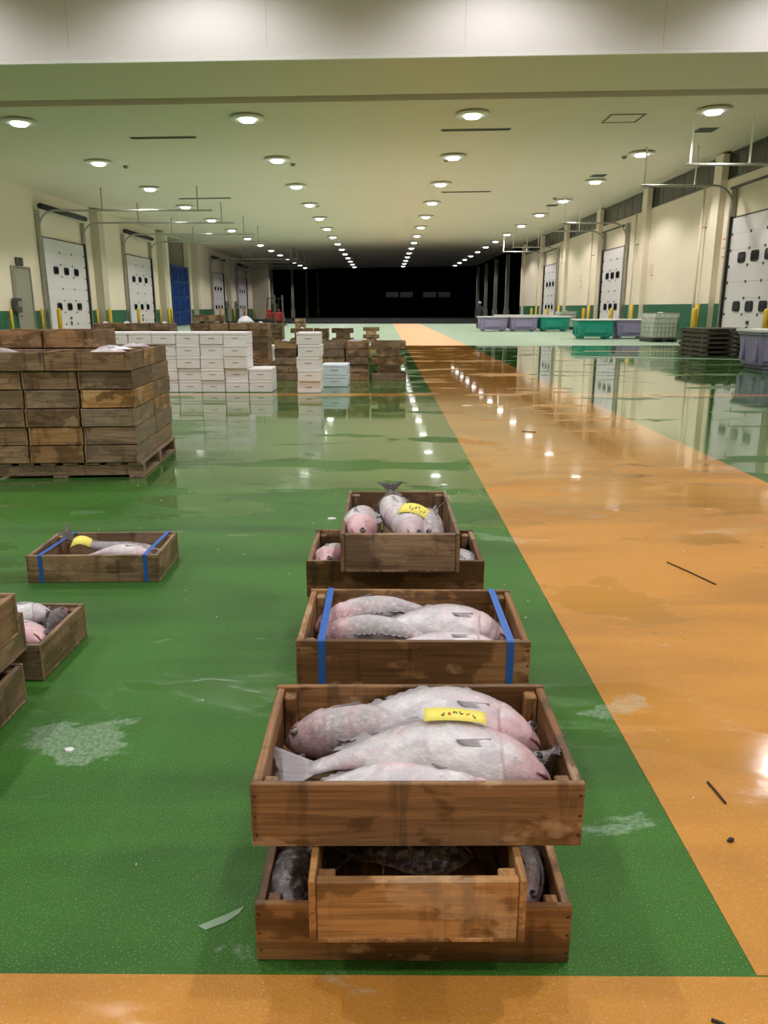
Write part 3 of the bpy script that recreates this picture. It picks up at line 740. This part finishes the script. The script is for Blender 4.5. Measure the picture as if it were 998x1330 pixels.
# pink fish in the crate below
fish((-.185, 2.95, .365), (R(15), R(-10), R(-100)), .40, .13, .10, 'pink fish at the left of the crate under the highest one', 0, .03, 0, 1, 51, 'pink fish below the highest crate', .9)
fish((.30, 2.93, .355), (R(15), R(6), R(-75)), .38, .13, .10, 'pink fish at the right of the crate under the highest one', 0, .03, 0, 1, 52, 'pink fish below the highest crate')
# lone strapped crate
fish((-1.46, 3.94, .125), (R(25), R(7), R(-2)), .58, .11, .10, 'speckled dark fish with raised tail in the lone strapped crate', 0, -.035, .62, .4, 61, None, 1.6)
fish((-1.40, 3.83, .095), (R(10), R(0), R(-3)), .42, .10, .08, 'pale fish lying below the speckled one in the lone strapped crate', 0, .03, 0, .6, 62, None, 0, False)
paper_tag((-1.575, 3.83, .165), (R(25), 0, R(4)), .10, .07, 'curled yellow paper tag in the lone strapped crate', .025, None, 0, 6)
# crate at the left edge
fish((-1.52, 2.79, .105), (R(-8), R(0), R(-12)), .46, .17, .09, 'broad pink fish in the floor crate at the left edge', .03, .02, 0, 1, 71, 'fish in the left edge crate')
fish((-1.55, 2.93, .125), (R(0), R(0), R(8)), .40, .11, .09, 'whitish fish behind the pink one at the left edge', 0, .02, .05, .1, 72, 'fish in the left edge crate', 0, True)
fish((-1.345, 2.90, .09), (R(70), R(-35), R(80)), .22, .10, .05, 'dark fish tail sticking up in the left edge crate', 0, 0, .8, .3, 73, 'fish in the left edge crate')
fish((-1.58, 2.20, .36), (R(0), R(0), R(8)), .46, .13, .09, 'pale fish in the topmost crate cut off by the left edge', 0, .0, 0, .6, 74)

# ------------------------------------------------------------------ pallets
me_deck = MB().bev((0, 0, 0), (1.30, .12, .022), .003).mesh('deck_board', M['wood'])
me_string = MB().bev((0, 0, 0), (1.34, .075, .086), .004).mesh('stringer', M['wood'])
def pallet(loc, rz, label, group, tone, grey, mat=None, size=(1, 1)):
    t = thing('wooden_pallet', label, 'pallet', loc, (0, 0, rz), group)
    def part(nm, me, l, r=(0,0,0)):
        o = place(nm, me, t, l, r, tone=max(0, tone + random.uniform(-.1, .1)), grey=max(0, min(1, grey + random.uniform(-.15, .15))))
        o.scale = (size[0], 1, 1)
        if mat: o.material_slots[0].link = 'OBJECT'; o.material_slots[0].material = mat
    for k in range(8): part('deck_board', me_deck, (0, (-.61 + 1.22*k/7), .119))
    for k in range(3): part('bottom_board', me_deck, (0, (-.61 + .61*k), .011))
    for k in range(3): part('stringer', me_string, ((-.60 + .60*k)*size[0], 0, .065), (0, 0, PI/2))
    return t

# big pallet stack on the left
SA = R(3.4); ca, sa = math.cos(SA), math.sin(SA)
def big(lx, ly): return (-1.985 + lx*ca - ly*sa, 6.16 + lx*sa + ly*ca)
px, py = big(-.655, .675)
pallet((px, py, 0), SA + PI/2, 'grey wooden pallet under the big crate stack on the left', None, .2, .8)
random.seed(21)
for lay in range(5):
    for i in range(3):
        for j in range(2):
            lx = -.215 - .434*i + random.uniform(-.004, .002) - (0 if lay % 2 else .006); ly = .337 + .674*j + random.uniform(-.003, .002) - (.012 if lay == 2 else 0)
            x, y = big(lx, ly)
            tn, gr = random.choice([(.35, .7), (.6, .35), (.25, .5), (.5, .55), (.75, .12), (.12, .3)])
            if (lay, i, j) == (3, 0, 0): tn, gr = .85, .05
            if (lay, i, j) == (4, 0, 0): tn, gr = .1, .6
            if (lay, i, j) in ((2, 0, 0), (0, 0, 0)): tn, gr = .25, .75
            if (lay, i, j) in ((0, 1, 0), (0, 2, 0)): tn, gr = .55, .4
            crate((x, y, .1315 + .1478*lay), SA + PI/2 + random.uniform(-.004, .004),
                  'worn crate of the big pallet stack, %s layer up, %s column from right, %s row' % (ORD[lay], ORD[i], 'front' if j == 0 else 'back'),
                  'crates of the big pallet stack', tn, gr, False)
for i in range(2):
    for j in range(3):
        x, y = big(-.337 - .671*i, .213 + .434*j - .02)
        crate((x, y, .1315 + .1478*5), SA + random.uniform(-.006, .006), 'worn crate in sixth layer of the big pallet stack, %s row from front, %s end' % (ORD[j], 'right' if i == 0 else 'left'),
              'crates of the big pallet stack', random.choice([.3, .45, .25]), random.choice([.35, .6]), False)
for i in range(2):
    x, y = big(-.66 - .435*i, .90)
    crate((x, y, .1315 + .1478*6), SA + PI/2, 'loose %s wooden crate on the very top of the big pallet stack' % ('right hand' if i == 0 else 'left hand'), None, .62, .28, False)
Z6 = .1315 + .1478*5 + .075
for k, (lx, ly, rz, L_, tn, pk, tu, lb) in enumerate((
        (-.30, .20, 2, .50, .05, .5, .3, 'pale fish filling the front right top crate of the big stack'),
        (-1.02, .20, 184, .50, .3, .9, .4, 'reddish fish in the front left top crate of the big stack'),
        (-.26, .63, 200, .46, 0, .9, 1.5, 'pink fish with raised tail in the second row top crate of the big stack'),
        (-.30, 1.06, 10, .46, .3, .9, .8, 'dusky fish in the back right top crate of the big stack'))):
    x, y = big(lx, ly); fish((x, y, Z6 + .015), (R(15), 0, SA + R(rz)), L_, .13, .11, lb, 0, .03, tn, pk, 80 + k, 'fish on the big pallet stack', tu)
def ice_heap(loc, rx, ry, rz_, label, seed=1):
    random.seed(seed); n, r_ = 22, 6; vs = [(0, 0, rz_)]; fs = []
    for i in range(1, r_ + 1):
        for k in range(n):
            u = i/r_; a = 2*PI*k/n; q = 1 + random.uniform(-.06, .06)
            vs.append((rx*u*q*math.cos(a), ry*u*q*math.sin(a), max(-.004, rz_*(1 - u**2) + random.uniform(-.006, .006))))
    for k in range(n): fs.append((0, 1+k, 1+(k+1) % n))
    for i in range(r_ - 1):
        for k in range(n): a = 1+i*n; fs.append((a+k, a+n+k, a+n+(k+1) % n, a+(k+1) % n))
    fs.append(tuple(1+(r_-1)*n+k for k in range(n))[::-1])
    o = MB().add(vs, fs, True).build('ice_heap', M['ice'], None, loc); return tag(o, label, 'ice', None, 'stuff')
x, y = big(-.22, .50); ice_heap((x, y, Z6 + .012), .20, .10, .075, 'crushed ice heaped in a top crate of the big pallet stack', 4)

# ------------------------------------------------------------------ foam boxes
FW, FD, FH = .376, .60, .193
me_fb = MB().bev((0, 0, (FH - .05)/2), (FW, FD, FH - .052), .008).mesh('box_body', M['foam'])
me_fl = MB().bev((0, 0, FH - .0255), (FW + .002, FD + .002, .047), .008).mesh('lid', M['foam'])
me_pr = MB().box((0, -FD/2 - .0012, .095), (.105, .002, .016)).mesh('printed_label', M['print'])
def foam(loc, rz, label, group, sx=1., mat=None):
    t = thing('foam_box', label, 'box', loc, (0, 0, rz), group)
    for nm, me in (('box_body', me_fb), ('lid', me_fl), ('printed_label', me_pr)):
        o = place(nm, me, t); o.scale = (sx, 1, 1)
        if mat and nm != 'printed_label': o.material_slots[0].link = 'OBJECT'; o.material_slots[0].material = mat
random.seed(5)
for i in range(11):
    for j in range(2 if i == 0 else 5):
        foam((-2.035 - .3865*i + random.uniform(-.001, .001), 13.09 + random.uniform(-.02, .02) - (.02 if i == 1 and j > 1 else 0), .1935*j), random.uniform(-.008, .008),
             'white foam box in the long wall, %s column from right end, %s from the floor' % (ORD[i], ORD[j]), 'white foam boxes in the long wall')
for j in range(5):
    foam((-1.215 + random.uniform(-.02, .02), 12.92 + random.uniform(-.02, .02), .1935*j), random.uniform(-.03, .03),
         'white foam box in the free standing tower of five, %s from the floor' % ORD[j], 'foam boxes of the free standing tower')
for j in range(2):
    foam((-.865, 14.0, .1935*j), R(-2), 'bluish white foam box beside the free standing tower, %s of the pair' % ('lower' if j == 0 else 'upper'), 'bluish foam boxes', 1.22, M['foamblue'])
for j in range(2):
    foam((-3.06, 21.0, .1935*j), R(3), 'small white foam box on the floor behind the long foam wall, %s of the two' % ('lower' if j == 0 else 'upper'), 'foam boxes behind the wall', .95)

# ------------------------------------------------------------------ crate stacks farther back
random.seed(33)
def tone(): return random.choice([(.3, .55), (.5, .45), (.2, .35), (.62, .3), (.12, .4)])
def stack(x, y, layers, where, alt=True, first_long=True, ydep=0, z0=0, top_fish=None):
    for k in range(layers):
        lng = alt and (k % 2 == 0) == first_long
        tn, gr = tone()
        crate((x + random.uniform(-.01, .01), y + random.uniform(-.03, .03) + (0 if lng else .1), z0 + .1478*k), (0 if lng else PI/2) + random.uniform(-.012, .012),
              'brown crate, %s from bottom, in %s' % (ORD[k], where), 'crates in ' + where, tn, gr, False)
    if top_fish: fish((x, y + .05, z0 + .1478*layers - .055), (R(12), 0, R(random.uniform(-20, 200))), .44, .12, .11, 'fish lying on top of %s' % where, 0, .03, random.choice([0, .3]), .7, 90 + int(x*10) % 7)
for k, x in enumerate((-1.88, -1.42, -.96, -.50)):
    stack(x, 15.2, 5, 'the %s column of the row behind the foam tower' % ORD[k], False, top_fish=(k in (0, 3)))
stack(.09, 15.15, 5, 'the right column of the row behind the foam tower', True)
for k, (x, n_, fl_) in enumerate(((-3.35, 6, 0), (-2.55, 5, 1), (-1.95, 5, 1), (-1.28, 5, 1))):
    stack(x, 24.6, n_, 'the %s column of the far crate row' % ORD[k], k % 2 == 1, top_fish=fl_)
stack(-.52, 32.1, 4, 'the lone far stack next to the orange walkway', True, False)
stack(-3.75, 35.5, 6, 'the farthest crate stack on the pale floor', False)
for s_, (x0, nm) in enumerate(((-6.55, 'left'), (-4.35, 'right'))):
    pallet((x0 + .88, 18.25, 0), 0, 'wooden pallet under the %s of two crate stacks behind the foam wall' % nm, None, .3, .6, None, (1.32, 1))
    for i in range(4):
        for lay in range(6):
            tn, gr = tone()
            crate((x0 + .215 + .434*i + random.uniform(-.01, .01), 18.1 + random.uniform(-.03, .03), .1315 + .1478*lay), PI/2 + random.uniform(-.01, .01),
                  'wooden crate in %s stack behind the foam wall, %s column, %s layer up' % (nm, ORD[i], ORD[lay]), 'crates behind the foam wall', tn, gr, False)
    for i in range(4):
        fish((x0 + .215 + .434*i, 18.1, .1315 + .1478*6 - .05), (R(14), 0, R(95 if i % 2 else -80)), .50, .12, .12,
             'fish topping the %s column of the %s stack behind the foam wall' % (ORD[i], nm), 0, .03, .15*i, .8, 101 + i + 5*s_, 'fish behind the foam wall', .6)
crate((-3.95, 18.0, .1315 + .1478*6 + .03), R(4), 'single crate lying across the top of the right stack behind the foam wall', None, .4, .3, False)
ice_heap((-3.15, 18.05, 1.02), .20, .17, .15, 'rounded white heap of ice on the right stack behind the foam wall', 8)

# ------------------------------------------------------------------ fish tubs, tanks, pallets on the right
def rrect(hx, hy, r, n=3): return rounded(2*hx, 2*hy, r, n)
def tub(loc, rz, w_, d_, h_, mat, label, group):
    t = thing('fish_tub', label, 'tub', loc, (0, 0, rz), group)
    rings = [(0.86, .10), (.88, .16), (.95, h_ - .14), (.97, h_ - .12), (1.0, h_ - .11), (1.0, h_ - .05)]
    vs = []; fs = []; nn = 16
    for sc, z in rings: vs += [(x, y, z) for x, y in rrect(w_/2*sc, d_/2*sc, .10)]
    for i in range(len(rings) - 1):
        for k in range(nn): fs.append((i*nn + k, i*nn + (k+1) % nn, (i+1)*nn + (k+1) % nn, (i+1)*nn + k))
    fs += [tuple(range(nn))[::-1], tuple((len(rings)-1)*nn + k for k in range(nn))]
    MB().add(vs, fs).build('tub_body', mat, t)
    MB().prism(rrect(w_/2 + .03, d_/2 + .03, .10), h_ - .05, h_).build('lid', M['lid'], t)
    for q in (-1, 1): MB().bev((q*w_*.33, 0, .05), (.16, d_*.8, .10), .02).build('foot', mat, t)
    for s in (-1, 1):
        Mx = Matrix.Translation((0, s*d_*.46, h_*.5)) @ Matrix.Rotation(s*R(5), 4, 'X')
        MB().bev((0, 0, 0), (w_*.56, .06, h_*.42), .02, Mx).build('side_panel', mat, t)
        for q in (-1, 1):
            Mx = Matrix.Translation((q*w_*.40, s*d_*.46, h_*.5)) @ Matrix.Rotation(s*R(5), 4, 'X')
            MB().bev((0, 0, 0), (.09, .08, h_*.58), .02, Mx).build('rib', mat, t)
    for s in (-1, 1):
        for q in (-.25, .25):
            Mx = Matrix.Translation((s*w_*.46, q*d_, h_*.5)) @ Matrix.Rotation(-s*R(5), 4, 'Y')
            MB().bev((0, 0, 0), (.08, .10, h_*.58), .02, Mx).build('rib', mat, t)
tub((9.38, 35.5, 0), 0, 1.70, 1.15, .86, M['tubgreen'], 'teal lidded fish tub in the nearer row beside the wire caged tank', 'lidded fish tubs')
tub((11.12, 35.9, 0), 0, 1.60, 1.15, .86, M['tubgrey'], 'violet grey lidded fish tub between the teal tub and the caged tank', 'lidded fish tubs')
tub((6.42, 46.9, 0), 0, 1.72, 1.15, .86, M['tubgrey'], 'violet grey lidded fish tub at the left end of the farther row', 'lidded fish tubs')
tub((8.20, 46.9, 0), 0, 1.72, 1.15, .86, M['tubgrey'], 'violet grey lidded fish tub in the middle of the farther row', 'lidded fish tubs')
tub((10.02, 46.9, 0), 0, 1.80, 1.15, .86, M['tubgreen'], 'teal lidded fish tub at the right end of the farther row', 'lidded fish tubs')
tub((7.8, 49.6, 0), 0, 1.72, 1.15, .92, M['tubgrey'], 'lidded fish tub standing behind the farther row, left one', 'lidded fish tubs')
tub((9.6, 49.6, 0), 0, 1.72, 1.15, .92, M['tubgrey'], 'lidded fish tub standing behind the farther row, right one', 'lidded fish tubs')
tub((9.12, 17.95, 0), R(2), 1.68, 1.2, .88, M['tubgrey'], 'violet grey lidded fish tub cut off by the right edge', 'lidded fish tubs')
def ibc(loc, rz, label):
    t = thing('caged_tank', label, 'tank', loc, (0, 0, rz), 'wire caged tanks')
    W2, D2 = .60, .52
    MB().prism(rrect(W2 - .03, D2 - .03, .12, 4), .17, 1.13).lathe([(.11, 1.12), (.11, 1.17), (.02, 1.175)], 14).build('tank', M['tank'], t)
    for k in range(6):
        z = .20 + .185*k; r = rrect(W2, D2, .10, 3); pts = [(x, y, z) for x, y in r] + [(r[0][0], r[0][1], z)]
        MB().tube(pts, .013, 6, False).build('cage_bar', M['steel'], t)
    for s in (-1, 1):
        for k in range(7): MB().tube([(-W2 + .1 + 1.0*k/6, s*D2, .14), (-W2 + .1 + 1.0*k/6, s*D2, 1.13)], .012, 6).build('cage_bar', M['steel'], t)
        for k in range(6): MB().tube([(s*W2, -D2 + .1 + .84*k/5, .14), (s*W2, -D2 + .1 + .84*k/5, 1.13)], .012, 6).build('cage_bar', M['steel'], t)
    MB().bev((0, 0, .125), (1.22, 1.06, .04), .01).build('pallet_deck', M['dksteel'], t)
    for x in (-.5, 0, .5): MB().bev((x, 0, .053), (.13, 1.04, .105), .01).build('runner', M['dksteel'], t)
ibc((11.28, 32.45, 0), R(9), 'white wire caged liquid tank standing on the wet floor beside the grey tub')
ibc((11.55, 50.6, 0), R(4), 'white wire caged liquid tank half hidden behind the farther teal tub')
random.seed(44)
for k in range(6):
    pallet((9.72 + random.uniform(-.03, .03), 22.95 + random.uniform(-.03, .03), .1305*k), R(6) + random.uniform(-.02, .02),
           'dark wet wooden pallet in the stack on the right, %s from the floor' % ORD[k], 'dark pallets on the right', .1, .3, M['dkwood'], (1.22, 1))

# ------------------------------------------------------------------ forklift and person far away
t = thing('forklift', 'small red forklift parked in the dark far left corner', 'forklift', (-8.45, 62.4, 0), (0, 0, R(25)))
MB().bev((0, .35, .65), (1.1, 1.5, .7), .08).bev((0, .85, 1.05), (1.05, .6, .35), .1).build('chassis', M['red'], t)
MB().bev((0, .15, 1.1), (.5, .5, .15), .04).bev((0, .42, 1.4), (.5, .12, .5), .04).build('seat', M['black'], t)
for sx in (-1, 1):
    MB().tube([(sx*.48, -.35, .95), (sx*.45, -.2, 2.05), (sx*.45, .75, 2.05), (sx*.48, .95, 1.1)], .04, 8).build('guard_post', M['black'], t)
    MB().box((sx*.32, -.62, 1.2), (.12, .12, 2.2)).build('mast', M['dksteel'], t)
    MB().box((sx*.30, -1.15, .08), (.12, 1.0, .05)).build('fork', M['dksteel'], t)
    for yy in (-.25, .85):
        Mx = Matrix.Translation((sx*.50, yy, .30)) @ Matrix.Rotation(R(90), 4, 'Y')
        MB().lathe([(.12, -.11), (.29, -.11), (.30, -.06), (.30, .06), (.29, .11), (.12, .11)], 18, Mx).build('wheel', M['black'], t)
for yy in (-.1, .15, .4, .65): MB().box((0, yy, 2.06), (.9, .05, .05)).build('roof_bar', M['black'], t)

def person(loc, rz):
    t = thing('person', 'person in dark work clothes and pale blue cap standing beside the tubs', 'person', loc, (0, 0, rz))
    V = {'pel': (0,0,.92,.155), 'waist': (0,.01,1.08,.145), 'chest': (0,.0,1.27,.165), 'neckb': (0,-.01,1.42,.09), 'neck': (0,-.03,1.48,.062), 'head': (0,-.05,1.58,.10), 'crown': (0,-.045,1.67,.085)}
    E = [('pel','waist'),('waist','chest'),('chest','neckb'),('neckb','neck'),('neck','head'),('head','crown')]
    for s, q in ((-1,'l'),(1,'r')):
        V.update({q+'hip': (s*.10,0,.86,.115), q+'knee': (s*.11,-.03,.48,.08), q+'ank': (s*.11,.02,.09,.055), q+'toe': (s*.12,-.16,.05,.045),
                  q+'sh': (s*.19,0,1.37,.075), q+'el': (s*.25,.03,1.10,.058), q+'wr': (s*.22,-.13,.90,.042), q+'hand': (s*.21,-.19,.84,.038)})
        E += [('pel',q+'hip'),(q+'hip',q+'knee'),(q+'knee',q+'ank'),(q+'ank',q+'toe'),('chest',q+'sh'),(q+'sh',q+'el'),(q+'el',q+'wr'),(q+'wr',q+'hand')]
        for f in range(5):
            k = q + 'f%d' % f; V[k] = (s*(.19 + .013*f) if f else s*.165, -.245 if f else -.20, .79 - (.006 if f in (2, 3) else 0) if f else .815, .009); E.append((q+'hand', k))
    ks = list(V); me = bpy.data.meshes.new('body'); me.from_pydata([V[k][:3] for k in ks], [(ks.index(a), ks.index(b)) for a, b in E], [])
    me.materials.append(M['cloth']); o = place('body', me, t)
    o.modifiers.new('skin', 'SKIN'); sv = me.skin_vertices[0].data if me.skin_vertices else None
    if sv is None:
        bm = bmesh.new(); bm.from_mesh(me); bm.verts.layers.skin.verify(); bm.to_mesh(me); bm.free(); sv = me.skin_vertices[0].data
    for i, k in enumerate(ks): sv[i].radius = (V[k][3], V[k][3]); sv[i].use_root = (k == 'pel')
    o.modifiers.new('sub', 'SUBSURF').levels = 1; o.modifiers['sub'].render_levels = 1
    face = MB().lathe([(.02, -.11), (.06, -.09), (.085, -.03), (.09, .03), (.07, .07)], 14, Matrix.Translation((0, -.062, 1.60))).build('face', M['skin'], t)
    for s in (-1, 1): MB().lathe([(.010, -.004), (.010, .004)], 8, Matrix.Translation((s*.035, -.15, 1.61)) @ RX).build('eye', M['eye'], face)
    MB().lathe([(.018, -.02), (.014, .02), (.004, .035)], 8, Matrix.Translation((0, -.158, 1.575))).build('nose', M['skin'], face)
    MB().lathe([(.108, 1.62), (.112, 1.66), (.098, 1.71), (.06, 1.745), (.01, 1.755)], 18, Matrix.Translation((0, -.05, 0))).bev((0, -.17, 1.635), (.16, .12, .015), .005).build('cap', M['cap'], t)
person((6.25, 52.2, 0), R(160))

# ------------------------------------------------------------------ scraps on the floor
random.seed(91)
m = MB()
def flake(m, x, y, r, h=.006):
    n = random.choice((5, 6, 7)); a0 = random.random()*6
    p = [(x + r*random.uniform(.6, 1.2)*math.cos(a0 + 2*PI*k/n), y + r*random.uniform(.4, .9)*math.sin(a0 + 2*PI*k/n)) for k in range(n)]
    m.prism(p, .0005, .0005 + h)
for k in range(170):
    y = random.choice((random.uniform(1.6, 6), random.uniform(3, 14), random.uniform(8, 26))); x = random.uniform(-.62, .7)*y*1.0
    if random.random() < .3: x = random.uniform(-.3, .3)*y
    if (-3.6 < x < -1.6 and 5.9 < y < 7.9) or (x < -.5 and y > 12.4) or (x < .9 and 14.5 < y < 16) or (x > 7.5 and y > 16) or (abs(x) < .6 and y < 3.4) or (x < -1.0 and y < 4.3): continue
    flake(m, x, y, random.uniform(.0012, .003) * (1 + y*.2), .003)
o = m.build('ice_crumbs', M['ice']); tag(o, 'tiny white crumbs of ice scattered over the wet floor', 'ice', None, 'stuff')
for k, (x, y, r, lb) in enumerate(((-.99, 2.15, .018, 'white ice chip on the green floor at the left edge'), (-.345, 4.9, .03, 'white ice chip on the green floor left of the stacks'),
        (1.18, 11.0, .07, 'white ice chip on the orange walkway'), (.47, 5.9, .04, 'white scrap on the green floor right behind the middle stacks'))):
    m = MB(); flake(m, x, y, r, .008); tag(m.build('ice_chip', M['ice']), lb, 'ice')
m = MB(); m.prism([(-.42, 1.44), (-.36, 1.475), (-.325, 1.50), (-.335, 1.475), (-.36, 1.45), (-.40, 1.428)], .0008, .0022); tag(m.build('plastic_scrap', M['film']), 'torn strip of clear plastic on the green floor left of the nearest stack', 'scrap')
for k, (x, y, dx, dy, lb) in enumerate(((.64, 1.20, .035, -.03, 'thin dark sliver on the orange band at the bottom'), (.95, 1.98, .01, -.10, 'dark sliver on the orange walkway beside the green edge'),
        (1.55, 4.0, .12, -.35, 'long thin dark twig on the orange walkway'), (1.55, 8.6, .15, -.04, 'short dark stick farther down the orange walkway'), (.90, 1.72, .014, .004, 'small dark lump on the orange walkway'))):
    o = MB().tube([(x, y, .005), (x + dx*.5, y + dy*.5 + .006, .006), (x + dx, y + dy, .005)], .0035 if k < 4 else .006, 6).build('dark_scrap', M['scrap']); tag(o, lb, 'scrap')
